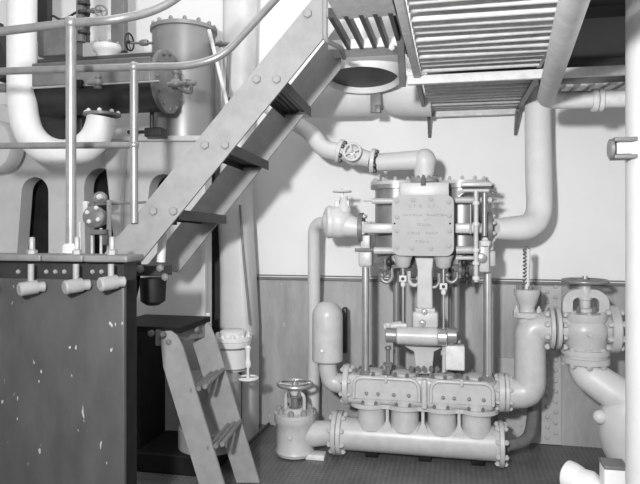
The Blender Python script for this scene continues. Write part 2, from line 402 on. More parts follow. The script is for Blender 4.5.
# bracket and things between tank and stair foot
b = thing('stair_foot_bracket', W(145, 276, 2.7), 'dark iron bracket holding the foot of the upper stair beside the tank', 'bracket')
MB().box(W(145, 270, 2.72), (.24, .09, .05), ch=.004).build('bar', IRON, b)
for (u, v) in ((141, 269), (161, 268), (166, 277)): nut(b, W(u, v, 2.66), (0, -1, 0), .018, .016, MIDIRON, 'bolt')
t = MB().cyl(W(161, 262, 2.95), W(164, 205, 2.95), .022, n=18).build('stub_pipe', CAST); tag(t, 'short pale upright pipe standing behind the foot of the upper stair', 'pipe')
q = MB().lathe(W(153, 305, 2.74), Z, [(0, .03), (.02, .058), (.12, .064), (.13, .06)], 26); t = q.build('hanging_cup', OILY_SHADE)
tag(t, 'dark round drip cup hanging under the stair foot bracket', 'cup')
t = MB().tube([W(137, 262, 2.72), W(136, 285, 2.75), W(129, 310, 2.8), W(126, 484, 2.8), W(126, 560, 2.8)], .02, 12, fil=.08).build('drain_pipe', OILY_SHADE)
tag(t, 'black pipe curving down in the gap right of the tank', 'pipe')
# black box added to fill the gap with shade
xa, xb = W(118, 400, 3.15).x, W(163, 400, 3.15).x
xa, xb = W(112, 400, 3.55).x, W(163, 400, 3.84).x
q = MB().box(((xa+xb)/2, 3.71, .44), (xb-xa, .34, .88)); t = q.build('gap_shade_box', OILY_SHADE, bevel=.01); xshade = xb
tag(t, 'black box standing in for the shade in the gap between tank and lower ladder', 'shade box')

# ---------------- lower ladder ----------------
ld = thing('lower_ladder', W(225, 484, 3.2).xy.to_3d(), 'short light grey ladder descending to the floor with round rod treads', 'ladder')
ld.location.z = 0
ya, yb = 3.05, 3.42
f1 = MB().prism([W(*p_, ya) for p_ in ((160, 336), (165, 331), (171, 331), (177, 336), (182, 346), (231, 507.5), (206, 507.5), (163, 367))], (0, .016, 0)).build('stringer', STAIR, ld, bevel=.002)
f2 = MB().prism([W(*p_, yb) for p_ in ((198, 325), (201, 322), (206, 322), (210, 326), (216, 340), (259.5, 483), (236.5, 483), (193, 345))], (0, .016, 0)).build('stringer', STAIR, ld, bevel=.002)
for (z, u0, u1) in ((.63, 192, 219), (.335, 209, 236)):
    q = MB()
    for j in range(3):
        x0_ = W(u0, 300, ya).x+j*.036; x1_ = W(u1-8, 300, yb).x+j*.036
        q.cyl((x0_, ya, z+j*.012), (x1_+.0, yb+.016, z+j*.012), .0135, n=12)
    q.build('tread', MIDIRON, ld)
for (u, v) in ((196, 338), ): nut(f1, W(169, 342, ya), (0, -1, 0), .016, .012, MIDIRON, 'bolt')
nut(f2, W(203, 331, yb), (0, -1, 0), .016, .012, MIDIRON, 'bolt')
pl = thing('lower_landing', W(175, 335, 3.3), 'dark iron landing edge from which the lower ladder hangs', 'platform')
zq = W(180, 326, 3.2).z
MB().box((W(160, 326, 3.25).x, 3.27, zq-.0), (.42, .42, .03)).build('deck_plate', OILY_SHADE, pl)
a, b_ = W(162, 338, 3.04), W(209, 330, 3.43)
dd = (b_-a).normalized(); q = MB().box((a+b_)/2+V((-.03, 0, .0)), ((b_-a).length, .02, .085), axes=(dd, dd.cross(Z)*-1, Z)); q.build('edge_bar', MIDIRON, pl, bevel=.003)
for (u, v, Y) in ((152, 333, 3.02), (163, 334, 3.02), (197, 329, 3.3)): nut(pl, W(u, v, Y), (0, -1, 0), .018, .02, MIDIRON, 'bolt')

# ---------------- engine frame with slots ----------------
ye = 3.9
def P(u, v, Y=ye): return W(u, v, Y)
def slot(cu, w_, vt, vb, sl=0):
    r_ = w_/2; pts = []
    for i in range(13):
        t_ = PI*i/12; pts.append((cu+r_*math.cos(t_), vt+r_*1.15-r_*1.15*math.sin(t_)))
    pts = [(u, v) for u, v in pts]; pts += [(cu-r_-sl, vb), (cu+r_, vb)]
    return [P(u, v) for u, v in pts]
fr = thing('engine_frame', P(100, 480), 'white cast engine frame with tall round-topped slots behind the tank', 'engine frame')
fr.location.z = 0
zb = 255+150
outer = [P(-70, zb+60), P(-70, 100), P(4, 104), P(30, 139), P(205, 139), P(205, 240), P(205, zb+60)]
outer[0].z = 0; outer[-1].z = 0
holes = [slot(35, 27, 177, 300, 8), slot(101, 34, 168, 300, -2), slot(163, 28, 174, 225, 4)]
MB().prism(outer, (0, .12, 0), holes).build('frame_plate', ENG, fr, bevel=.006)
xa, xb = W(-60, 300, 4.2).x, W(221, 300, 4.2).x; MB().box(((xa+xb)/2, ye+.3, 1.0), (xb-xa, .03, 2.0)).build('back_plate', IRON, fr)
q = MB().prism([P(205-2, 190), P(207, 190), P(207, 330), P(203, 330)], (0, -.03, 0)); q.build('edge_rib', ENG, fr)
q = MB().prism([P(107, 146), P(128, 142), P(122, 250), P(118, 250)], (0, -.05, 0)); q.build('web_rib', ENG, fr, bevel=.01)
q = MB().prism([P(128, 137), P(205, 137), P(205, 142), P(128, 142)], (0, -.07, 0)); q.build('top_ledge', ENG, fr, bevel=.003)
# rounded end bulk at far left
t = MB().lathe(W(-6, 146, 3.7), (0, -1, 0), [(-.1, .16), (0, .165), (.03, .15)], 40, sy=1.1).build('round_cover', ENG); tag(t, 'rounded white cover at the left edge beside the U-shaped pipe', 'cover')
t = MB().box(W(0, 52, 3.9), (.12, .1, .42), axes=(V((1, 0, .35)).normalized(), Yx, V((-.35, 0, 1)).normalized())).build('dark_strut', IRON); tag(t, 'dark strut slanting at the upper left edge behind the rails', 'strut')
q = MB().cyl(W(-5, 88, 3.6), W(8, 88, 3.6), .03, n=16, ch=.004); q.lathe(W(8, 88, 3.6), X, [(0, .022), (.02, .03), (.035, .02)], 6); t = q.build('pipe_union', MIDIRON); tag(t, 'grey pipe union at the left edge just under the second rail', 'fitting')

# engine column right of frame
yc = 4.12
cl = thing('engine_column', W(230, 330, yc), 'tall white tapering engine column rising behind the upper stair', 'column')
def ringbox(u0, u1, v, dep):
    a, b = W(u0, v, yc), W(u1, v, yc); cx = (a.x+b.x)/2; hx = (b.x-a.x)/2; z = a.z*.5+b.z*.5; out = []
    for i in range(28):
        t_ = 2*PI*i/28; cc, ss = math.cos(t_), math.sin(t_)
        out.append(V((cx+hx*math.copysign(abs(cc)**.55, cc), yc+.1+dep*math.copysign(abs(ss)**.55, ss), z)))
    return out
lev = [(219, 252, 480), (218, 252, 328), (218, 249, 270), (216, 246, 220), (219, 246, 150), (221, 248, 60), (221, 252, -60), (221, 252, -140)]
q = MB(); P_ = []; 
for l_ in lev: P_ += ringbox(l_[0], l_[1], l_[2], .13)
fs = [(j*28+i, j*28+(i+1) % 28, (j+1)*28+(i+1) % 28, (j+1)*28+i) for j in range(len(lev)-1) for i in range(28)]
fs += [tuple(range(28)), tuple((len(lev)-1)*28+i for i in range(28))]
q.add(P_, fs).build('column_body', ENG, cl)
MB().tube([W(240, 205, yc-.04), W(243, 250, yc-.04), W(250, 325, yc-.04)], .008, 8).build('conduit', MIDIRON, cl)

# drum below the column
dr = thing('valve_chest', W(234, 480, 3.9).xy.to_3d(), 'pale round bolted chest at the column foot behind the lower ladder', 'valve chest')
dr.location.z = 0
c = W(233, 338, 3.85)
flange(dr, c, Z, .125, .03, CAST, 10, .015, name='top_flange')
MB().lathe(c+Z*.015, Z, [(0, .085), (.03, .085), (.04, .07)], 30).build('cover', CAST, dr)
MB().lathe(c-Z*.03, Z, [(-.18, .085), (-.17, .1), (-.03, .108), (0, .12), (.016, .12)], 36).build('body', CAST, dr)
MB().torus(c-Z*.055, Z, .112, .006).build('hoop', MIDIRON, dr)
MB().torus(c-Z*.19, Z, .1, .006).build('hoop', MIDIRON, dr)
MB().cyl(c-Z*.9, c-Z*.2, .06, n=24).build('foot_pipe', IRON, dr)
q = MB().lathe(W(208, 330, 3.75), Z, [(0, .02), (.03, .02), (.032, .011), (.09, .011), (.1, .016), (.11, .012)], 12); t = q.build('small_cock', CAST)
tag(t, 'small upright cock left of the bolted chest above the ladder top', 'valve')
# drain cock with small wheel on the drum
dc = thing('drain_valve', W(248, 385, 3.72), 'small pale upright valve with flat wheel hanging at the right of the bolted chest', 'valve')
c = W(248, 346, 3.72)
MB().lathe(W(248, 377, 3.72), Z, [(0, .008), (.06, .008), (.062, .016), (.09, .02), (.11, .012), (.16, .014), (.185, .02), (.2, .01)], 14).build('stem', GRATE, dc)
wheel(dc, W(248, 378, 3.72), .062, GRATE, .007, spokes=4)
# white drum low between ladder strings
q = MB().lathe((W(200, 440, 3.5).x, 3.67, .12), Z, [(0, .2), (.12, .2), (.13, .19), (.42, .19), (.44, .17)], 48)
t = q.build('base_drum', FIT)
tag(t, 'dull pale drum with bolts seen low behind the lower ladder', 'drum')
for (u, v) in ((178, 418), (184, 451), (170, 340)): pass
for (u, v) in ((180, 414), (185, 450)): nut(t, W(u, v, 3.52), (0, -1, 0), .014, .012, GRATE, 'bolt')
xpr = W(213, 440, 3.5).x; t = MB().box(((xshade+xpr)/2+.004, 3.665, .06), (xpr-xshade, .42, .12)).build('dark_plinth', OILY_SHADE, bevel=.01); tag(t, 'black low plinth on the floor behind the lower ladder', 'plinth')

# ---------------- upper left machinery ----------------
ub = thing('bend_pipe', W(60, 168, 3.45), 'large white U-shaped pipe sweeping under the dark horizontal cylinder', 'pipe')
ry = M_(14.3, 60, 3.45)
MB().tube([W(22, -60, 3.45), W(22, 60, 3.45), W(22, 105, 3.45), W(27, 132, 3.45), W(42, 149, 3.45), W(62, 155, 3.45), W(82, 151, 3.45), W(96, 138, 3.45), W(101, 124, 3.45), W(102, 117, 3.45)], ry, 32, fil=.1, seg=6).build('pipe_body', PIPEW, ub)
flange(ub, W(102, 115, 3.45), Z, .112, .018, MIDIRON, 8, .013, name='flange', bm=GRATE)
hc = thing('horizontal_cylinder', W(104, 112, 3.6), 'dark horizontal cylinder vessel behind the railings with grey end plate', 'vessel')
A, B = W(38, 83, 3.62), W(166, 82, 3.62); A.z = B.z
rr = .185
MB().cyl(A, B, rr, n=56, ch=.008).build('shell', IRON, hc)
e = MB().lathe(B-X*.01, X, [(0, rr+.012), (.03, rr+.012), (.034, rr)], 56).build('end_plate', MIDIRON, hc)
ring(e, B+X*.024, X, rr-.012, 12, .012, .012, MIDIRON)
MB().cyl(V((A.x+.03, A.y-rr-.01, W(0, 89, 3.43).z-.005)), V((B.x+.05, A.y-rr-.01, W(0, 89, 3.43).z-.005)), .007, n=10).build('front_rod', STEEL, hc)
MB().box(V(((A.x+B.x)/2, A.y-rr*.78, A.z+.04)), (B.x-A.x-.02, .09, .15), ch=.01).build('lagging_strip', MIDIRON, hc)
c = W(101, 48, 3.55); 
MB().lathe(V((c.x, 3.62, A.z+rr-.03)), Z, [(0, .06), (.04, .065), (.06, .085), (.075, .09), (.1, .088), (.11, .05)], 36).build('dome_cap', CAST, hc)
ring(hc, V((c.x, 3.62, A.z+rr+.075)), Z, .075, 8, .01, .012, FIT)
c = V((W(97, 82, 3.4).x, 3.41, W(97, 82, 3.4).z)); q = MB().sphere(c, .026, 16); q.lathe(c-Z*.04, Z, [(0, .022), (.015, .026), (.018, .012), (.06, .012), (.07, .02), (.085, .018)], 10); q.cyl(c, c-X*.07, .014, n=12, ch=.002); q.build('try_cock', MIDIRON, hc)
c = W(80, 84, 3.41); q = MB().box(c, (.035, .03, .05), ch=.004); q.build('cock_body', OILY_SHADE, hc)
# end fittings at the right end
q = MB(); c = W(176, 84, 3.5); q.sphere(c, .035, 18); q.cyl(c-X*.05, c+X*.13, .016, n=14); q.lathe(c+X*.06, X, [(0, .03), (.015, .03)], 6); q.lathe(c-X*.02, X, [(0, .034), (.018, .034)], 8)
q.tube([c+V((0, 0, -.02)), c+V((.06, -.02, -.05)), c+V((.1, 0, -.06)), c+V((.1, 0, .02))], .012, 10, fil=.03); q.lathe(c+Z*.02, Z, [(0, .014), (.04, .014), (.045, .022), (.06, .022)], 10); q.build('end_valve', MIDIRON, hc)
# vertical drum behind
vd = thing('vertical_drum', W(184, 140, 4.1), 'grey metal vertical drum with bolted top behind the railings', 'drum')
cz0 = W(184, 143, 4.1); cz1 = W(184, 33, 4.1); rv = M_(31, 184, 4.1)
MB().cyl(cz0, cz1, rv, n=56).build('shell', CYL, vd)
tf = MB().lathe(cz1-Z*.005, Z, [(0, rv), (.005, rv+.014), (.03, rv+.014), (.036, rv), (.05, rv*.8)], 56).build('lid', CYL, vd)
ring(tf, cz1+Z*.03, Z, rv-.006, 14, .014, .02, CYL)
a, b = W(40, 108, 3.85), W(86, 139, 3.85); t = MB().box((a+b)/2, (b.x-a.x, .1, a.z-b.z), ch=.01).build('dark_backing_box', IRON); tag(t, 'dark backing box added under the left end of the horizontal cylinder', 'backing')  # box added to darken the recess below the cylinder
# dark uprights top left
for (u0, u1, v0, v1, Y, nm, lab, m_) in (
    (36, 50, -60, 40, 3.95, 'dark_upright', 'wide dark upright at top left beside the white pipe', IRON),
    (113, 126, -60, 52, 4.0, 'dark_upright', 'grey-black upright between the two small handwheels', MIDIRON)):
    a, b = W(u0, v0, Y), W(u1, v1, Y); t = MB().box((a+b)/2, (b.x-a.x, .06, a.z-b.z)).build(nm, m_, bevel=.004); tag(t, lab, 'upright')
a, b = W(42, 32, 3.8), W(79, 56, 3.8); t = MB().box((a+b)/2, (b.x-a.x, .1, a.z-b.z), ch=.01).build('grey_shadow_box', MIDIRON); tag(t, 'grey box standing in for a square shadow on the dark horizontal cylinder left of the dome cap', 'box')  # box stands in for the square shadow at the cylinder top
vp = thing('valve_stack', W(86, 48, 3.6), 'dark upright valve column with small handwheel facing forward at top left', 'valve')
MB().cyl(W(81, 42, 3.62), W(81, -30, 3.62), .03, n=20).build('pipe_body', MIDIRON, vp)
MB().cyl(W(88, 42, 3.62), W(88, -30, 3.62), .012, n=12).build('side_pipe', IRON, vp)
for v in (5, 14, 26, 34): MB().lathe(W(84, v, 3.6), Z, [(0, .04), (.018, .04)], 8).build('pipe_union', IRON, vp)
q = MB(); q.cyl(W(88, 11, 3.58), W(101, 11, 3.48), .01, n=10); q.lathe(W(92, 11, 3.55), V((.9, -.4, 0)), [(0, .018), (.02, .018)], 6); q.build('stem', MIDIRON, vp)
wheel(vp, W(101, 11, 3.48), .036, MIDIRON, .006, ax=V((.75, -1, .1)), spokes=4)
q = MB().tube([W(48, 21, 3.7), W(52, 15, 3.7), W(62, 21, 3.7), W(80, 10, 3.7)], .008, 10, fil=.04); q.build('copper_tube', IRON, vp)
hv = thing('side_valve', W(140, 47, 3.9), 'small valve with its handwheel turned sideways left of the vertical drum', 'valve')
MB().cyl(W(131, 43, 3.9), W(153, 43, 3.9), .009, n=10).build('stem', MIDIRON, hv)
q = MB().lathe(W(140, 43, 3.9), X, [(0, .016), (.02, .022), (.05, .022), (.06, .016)], 12); q.build('body', MIDIRON, hv)
wheel(hv, W(129.5, 42, 3.9), .058, IRON, .006, ax=X, spokes=4)
t = MB().tube([W(209, 30, 3.7), W(229, 112, 3.7)], .0125, 14).build('brace_rod', GRATE); tag(t, 'thin white rod slanting across the right of the vertical drum', 'rod')
q = MB().cyl(W(229, 46, 4.02), W(227, 98, 4.02), .012, n=12); q.cyl(W(211, 44, 4.05), W(231, 44, 4.02), .014, n=12); q.lathe(W(219, 44, 4.03), X, [(0, .024), (.02, .024)], 8); q.sphere(W(227, 98, 4.02), .022, 14)
t = q.build('side_pipe', MIDIRON); tag(t, 'thin dark pipe right of the vertical drum beside the white rod', 'pipe')
q = MB().box(W(156, 133, 3.75), (.12, .1, .06), ch=.008); q.cyl(W(128, 132, 3.75), W(150, 132, 3.75), .012, n=10); q.cyl(W(152, 128, 3.75), W(152, 112, 3.75), .015, n=12)
t = q.build('drum_bracket', IRON); tag(t, 'dark bracket and cock on the ledge below the horizontal cylinder', 'bracket')

# small pump gear left centre
sg = thing('sight_gear', W(95, 252, 3.3), 'round bolted cover with small fittings between the two railing posts', 'fitting')
c = W(95, 217, 3.3)
cv = MB().lathe(c, (.15, -1, .05), [(-.08, .05), (-.02, .06), (0, .066), (.02, .066), (.028, .055)], 32).build('round_cover', MIDIRON, sg)
for (du, dv) in ((-8, -5), (2, -10), (4, 3), (-6, 5)): nut(cv, W(95+du*.9, 217+dv*.9, 3.265), (.15, -1, .05), .014, .016, GRATE)
q = MB().sphere(W(100, 198, 3.42), .05, 20, (1, .5, .8)); q.build('upper_boss', CYL, sg)
nut(sg, W(101, 197, 3.38), (0, -1, 0), .018, .03, GRATE, 'boss_nut')
MB().cyl(W(86, 205, 3.36), W(149, 202, 3.36), .0075, n=10).build('cross_rod', MIDIRON, sg)
MB().box(W(86, 207, 3.36), (.03, .03, .07), ch=.004).build('rod_end', GRATE, sg)
for (u, v0, v1, r_) in ((92, 230, 262, .008), (101, 228, 262, .008), (109, 200, 262, .014), (80, 222, 262, .009)):
    MB().cyl(W(u, v0, 3.34), W(u, v1+60, 3.34), r_, n=10).build('support_rod', GRATE, sg)
q = MB().box(W(99, 232, 3.3), (.11, .03, .03), ch=.004); q.box(W(106, 240, 3.3), (.03, .03, .06), ch=.004); q.build('fork', MIDIRON, sg)

# =================== steam feed pump ===================
yp = 4.0
def PX(u, Y=yp): return W(u, 225, Y).x
def PZ(v, Y=yp, u=425): return W(u, v, Y).z
pu = thing('steam_pump', (PX(425), yp, 0), 'tall pale grey vertical duplex steam pump with bolted steam chest standing before the white wall', 'pump')
zm = .14
xa, xb = PX(346), PX(496)
m = MB().cyl((xa-.03, yp, zm), (xb+.02, yp, zm), .105, n=40).build('suction_manifold', PUMP, pu)
for u in (372, 425, 478): MB().box((PX(u), yp+.03, .02), (.08, .1, .04), ch=.004).build('foot', OILY_SHADE, pu)  # feet coloured black as the shadow under the manifold
# flanges of the manifold
flange(pu, (PX(501), yp, zm), X, .14, .03, PUMP, 8, .017, both=True, name='suction_flange', bm=PUMP)
flange(pu, (xa-.035, yp, zm), X, .14, .03, PUMP, 8, .017, both=True, name='suction_flange', bm=PUMP)
# four water cylinders
cx = [PX(u) for u in (372, 405, 442, 476)]
zf = PZ(404)            # lower flange
zt2 = PZ(375)           # cover level
q = None
for x in cx:
    MB().lathe((x, yp-.012, zm+.052), Z, [(0, .086), (.004, .09), (.1, .09), (zf-zm-.082, .09), (zf-zm-.052, .1)], 36).build('water_cylinder', PUMP, pu)
for i in range(3):
    xx = (cx[i]+cx[i+1])/2
    q = MB().prism([(xx-.045, yp-.088, zm+.045), (xx+.045, yp-.088, zm+.045), (xx+.01, yp-.075, zm+.12), (xx+.01, yp-.075, zf), (xx-.01, yp-.075, zf), (xx-.01, yp-.075, zm+.12)], (0, .1, 0)).build('web', PUMP, pu, bevel=.006)
# mid flange: scalloped plate following the cylinders
def scallop(z, h, R, m_, name, xs_, nb=True, br=.014, zb=None):
    n = 24; pts = []
    x0_, x1_ = xs_[0], xs_[-1]
    for x in xs_:
        a0 = -PI/2 if 0 else None
    front = []
    N_ = 120
    for i in range(N_+1):
        x = (x0_-R)+(x1_-x0_+2*R)*i/N_
        yv = 0
        for c_ in xs_:
            if abs(x-c_) < R: yv = max(yv, math.sqrt(R*R-(x-c_)**2))
        if x0_ < x < x1_: yv = max(yv, R*.72)
        front.append((x, yv))
    poly = [(x, yp-y, z) for x, y in front]+[(x, yp+y, z) for x, y in reversed(front) if y > 1e-4]
    o = MB().prism(poly, (0, 0, h)).build(name, m_, pu, bevel=.004)
    return o
cxl = [cx[0]-.015]+cx[1:3]+[cx[3]+.01]
scallop(zf-.022, .026, .128, PUMP, 'lower_flange', cxl)
MB().box(((xa+xb)/2, yp+.0, (zf+zt2)/2), (xb-xa-.03, .2, zt2-zf), ch=.03).build('valve_chest_body', PUMP, pu)
for x in cx:
    MB().lathe((x, yp-.02, zf), Z, [(0, .088), (zt2-zf, .088)], 36).build('valve_pocket', PUMP, pu)
scallop(zt2-.02, .024, .122, PUMP, 'upper_flange', cxl)
for k, x in enumerate(cx):
    c = MB().lathe((x, yp-.01, zt2+.004), Z, [(0, .082), (.012, .082), (.016, .07), (.02, .055), (.026, .03)], 36).build('valve_cover', PUMP, pu)
    for i in range(8):
        t_ = PI*2*i/8+.2
        nut(c, V((x+.1*math.cos(t_), yp-.01+.1*math.sin(t_), zt2+.004)), Z, .012, .02, MIDIRON, 'stud')
        if math.sin(t_) < .2: nut(pu, V((x+.108*math.cos(t_+.15), yp+.108*math.sin(t_+.15), zf+.004)), Z, .012, .018, MIDIRON, 'stud')
# raised rounded beads framing two valve doors on the front
for (u0, u1) in ((354, 419), (431, 493)):
    a, b = PX(u0, 3.9), PX(u1, 3.9); Yb = yp-.115; zz0, zz1 = PZ(402, 3.89), PZ(380.5, 3.89)
    if u0 == 354: pts = [(a, Yb, zz0), (a, Yb, zz1), (b, Yb, zz1), (b, Yb, zz0)]
    else: pts = [(a, Yb, zz0), (a, Yb, zz1), (b, Yb, zz1), (b, Yb, zz0)]
    MB().tube(pts, .0115, 12, fil=.075 , seg=8).build('door_bead', PUMP, pu)
    xm_ = (a+b)/2
    MB().box((xm_, Yb-.004, zz1), (.02, .03, .045), ch=.005).build('bead_lug', PUMP, pu)
    MB().prism([(a+.006, yp-.112, zz0), (b-.006, yp-.112, zz0), (b-.006, yp-.112, zz1-.01), (a+.006, yp-.112, zz1-.01)], (0, .03, 0)).build('door_plate', PUMP, pu)
    for f_ in (.2, .38, .62, .85): nut(pu, V((a+(b-a)*f_, yp-.112, zz0+.035)), (0, -1, 0), .012, .014, CYL, 'stud')
MB().box((PX(425), yp-.1, (zf+zt2)/2), (.035, .06, zt2-zf), ch=.012).build('centre_rib', PUMP, pu)
# delivery flanges at both ends
zd = PZ(388, 4.0, 425)
for u, w_ in ((350, -1), (500, 1)):
    q = MB().cyl((PX(u)-w_*.06, yp, zd), (PX(u)+w_*.02, yp, zd), .085, n=30).build('delivery_neck', PUMP, pu)
flange(pu, (PX(347.5), yp, zd), X, .13, .036, PUMP, 8, .016, both=True, name='delivery_flange', bm=PUMP)
flange(pu, (PX(501), yp, zd+.0), X, .118, .036, PUMP, 8, .016, both=True, name='delivery_flange', bm=PUMP)
# tie rods
ztop = PZ(268)
for (u, Y, r_, v0, m_) in ((365.5, 3.93, .023, 268, STEEL), (487.5, 3.93, .025, 272, STEEL), (396.5, 4.12, .023, 240, CYL), (456, 4.12, .024, 240, CYL), (450, 4.14, .012, 250, MIDIRON)):
    x = W(u, 320, Y).x
    o = MB().cyl((x, Y, zt2-.01), (x, Y, PZ(v0, Y)), r_, n=20).build('tie_rod', m_, pu)
    q = MB().lathe((x, Y, zt2), Z, [(0, r_*1.7), (.02, r_*1.7), (.024, r_*1.35), (.035, r_*1.35)], 6).build('rod_nut', CYL, o)
# steam cylinders (two, side by side, behind the chest)
zs0, zs1 = PZ(268), PZ(184)
for u in (397, 462):
    x = W(u, 225, 4.08).x
    MB().lathe((x, 4.10, zs0), Z, [(0, .16), (.02, .165), (.03, .145), (zs1-zs0-.03, .145), (zs1-zs0-.028, .175), (zs1-zs0, .175)], 44).build('steam_cylinder', CYL, pu)
    cv = MB().lathe((x, 4.10, zs1), Z, [(0, .175), (.02, .175), (.024, .1), (.03, .02)], 44).build('cylinder_cover', PUMP, pu)
    ring(cv, (x, 4.10, zs1+.02), Z, .155, 12, .013, .02, PUMP)
# steam chest
yf = 3.78
a, b = W(392, 225, yf).x, W(454, 225, yf).x; z0, z1 = W(425, 256, yf).z, W(425, 195, yf).z
MB().box(((a+b)/2, 3.93, (z0+z1)/2), (b-a-.02, .26, z1-z0-.01), ch=.03).build('steam_chest', PUMP, pu)
def rrect(a, b, z0, z1, y, r_, n=8):
    out = []
    for (cx_, cz_, t0) in ((b-r_, z1-r_, 0), (a+r_, z1-r_, PI/2), (a+r_, z0+r_, PI), (b-r_, z0+r_, 1.5*PI)):
        for i in range(n+1):
            t_ = t0+PI/2*i/n; out.append((cx_+r_*math.cos(t_), y, cz_+r_*math.sin(t_)))
    return out
cvp = MB().prism(rrect(a, b, z0, z1, yf, .05), (0, .025, 0)).build('chest_cover', COVER, pu, bevel=.005)
for (u, v) in ((397, 201), (431, 199), (448.5, 202), (397, 217), (449.5, 216), (397, 231), (449.5, 231), (397, 247), (412, 248), (431, 248.5), (449, 246), (413, 200)):
    nut(cvp, W(u, v, yf), (0, -1, 0), .0145, .006, COVER, 'bolt', False)
for u in (394.5, 450): nut(cvp, W(u, 223.5, yf-.002), (0, -1, 0), .006, .003, OILY_SHADE, 'plug', False)
# raised worn lettering, no longer legible
for (v, u0, u1, n, h) in ((206, 408, 437, 6, .016), (215, 402, 447, 13, .011), (219.5, 424, 428, 1, .008), (224.5, 416, 432, 3, .014), (233, 407, 439, 9, .013), (241.5, 415, 430, 4, .013)):
    for i in range(n):
        if n > 5 and i == n//2: continue
        c = W(u0+(u1-u0)*(i+.5)/n, v, yf-.001); wv = M_((u1-u0)/n*.6, 425, yf); q = MB()
        q.box(c-X*wv*.4, (.0028, .004, h))
        k = (i*7+int(v)) % 4
        if k in (0, 1): q.box(c+Z*h*.42, (wv*.8, .004, .0028))
        if k in (1, 2): q.box(c, (wv*.7, .004, .0028))
        if k in (0, 2, 3): q.box(c-Z*h*.42, (wv*.8, .004, .0028))
        if k in (0, 3): q.box(c+X*wv*.4, (.0028, .004, h))
        q.build('raised_letter', LETT, cvp)
# top block, inlet flange
a2, b2 = W(400, 190, 3.85).x, W(449, 190, 3.85).x; z2, z3 = PZ(198, 3.85), PZ(182.5, 3.85)
MB().box(((a2+b2)/2, 3.93, (z2+z3)/2), (b2-a2, .2, z3-z2), ch=.006).build('top_block', PUMP, pu)
xi = W(424, 180, 3.93).x
flange(pu, (xi, 3.92, z3+.016), Z, .082, .026, FIT, 6, .012, both=False, name='inlet_flange')
nut(pu, (xi, 3.82, z3-.02), (0, 0, 1), .017, .05, MIDIRON, 'bolt')
# side lugs and bars from the chest
for (u0, u1, v, r_) in ((366, 372, 201, .006), (372, 396, 201, .018), (455, 492, 200, .02), (366, 374, 250.5, .011), (374, 396, 250.5, .023), (456, 482, 250, .024)):
    MB().cyl(W(u0, v, 3.88), W(u1, v, 3.88), r_, n=18, ch=.003).build('side_spindle', PUMP, pu)
MB().cyl(W(364, 201, 3.88), W(368, 201, 3.88), .004, n=8).build('spindle_tip', STEEL, pu)
for (u0, u1) in ((361, 396), (455, 488)):
    p0, p1 = W(u0, 229, 3.9), W(u1, 227.5, 3.9); MB().box((p0+p1)/2, (p1.x-p0.x, .12, .062), ch=.012).build('steam_branch', PUMP, pu)
flange(pu, W(361.5, 228, 3.93), X, .098, .03, MIDIRON, 8, .013, name='branch_flange', bm=PUMP)
flange(pu, W(489.5, 228, 3.93), X, .098, .03, MIDIRON, 8, .013, name='branch_flange', bm=PUMP)
# brackets on the tie rods beneath the steam end
for u in (366, 488):
    c = W(u, 260, 3.92)
    MB().box(c+Z*.01, (.085, .1, .1), ch=.015).build('rod_bracket', PUMP, pu)
    MB().box(c+Z*.11, (.06, .08, .1), ch=.008).build('rod_bracket', PUMP, pu)
MB().cyl(W(355, 250, 3.87), W(378, 250, 3.87), .011, n=12).build('side_spindle', MIDIRON, pu)
# chest underside: stuffing boxes and valve rods
for (u, vk) in ((403, 279), (443.5, 286)):
    x = W(u, 270, 3.88).x
    MB().lathe((x, 3.88, PZ(268, 3.88)), Z, [(0, .03), (.015, .045), (.05, .05), (.08, .065)], 24).build('gland', PUMP, pu)
    MB().cyl((x, 3.88, PZ(327, 3.88)), (x, 3.88, PZ(262, 3.88)), .0075, n=12).build('valve_rod', STEEL, pu)
    kz = PZ(vk, 3.87)
    kn = MB().box((x, 3.875, kz), (.046, .03, .04), ch=.004).build('rod_knuckle', GRATE, pu)
    nut(kn, (x, 3.86, kz), (0, -1, 0), .011, .006, IRON, 'pin')
    MB().lathe((x, 3.88, kz-.05), Z, [(0, .014), (.02, .017), (.03, .012)], 10).build('lock_nut', GRATE, pu)
# round drain cocks beside knuckles
for (u, v, sx) in ((414, 283, -1), (387, 280, 1), (452, 280, 1), (434, 285, 1)):
    c = W(u, v, 3.93); q = MB().tube([c+V((sx*.03, 0, .075)), c+V((sx*.034, 0, .01)), c+V((0, 0, -.02)), c+V((-sx*.034, 0, .0)), c+V((-sx*.03, 0, .03))], .0135, 12, fil=.025); q.sphere(c+V((-sx*.03, 0, .03)), .02, 12)
    q.build('elbow_drain', PUMP if sx < 0 else CYL, pu)
for (u, v, m_) in ((385, 268, MIDIRON), (464, 262, IRON), (467, 276, IRON), (460, 270, MIDIRON), (389, 262, IRON)):
    c = W(u, v, 3.9); q = MB().sphere(c, .024, 14, (.8, 1, 1.2)); q.cyl(c-Z*.05, c+Z*.06, .01, n=10); q.cyl(c-X*.035, c+X*.03, .009, n=8); q.build('oil_cock', m_, pu)
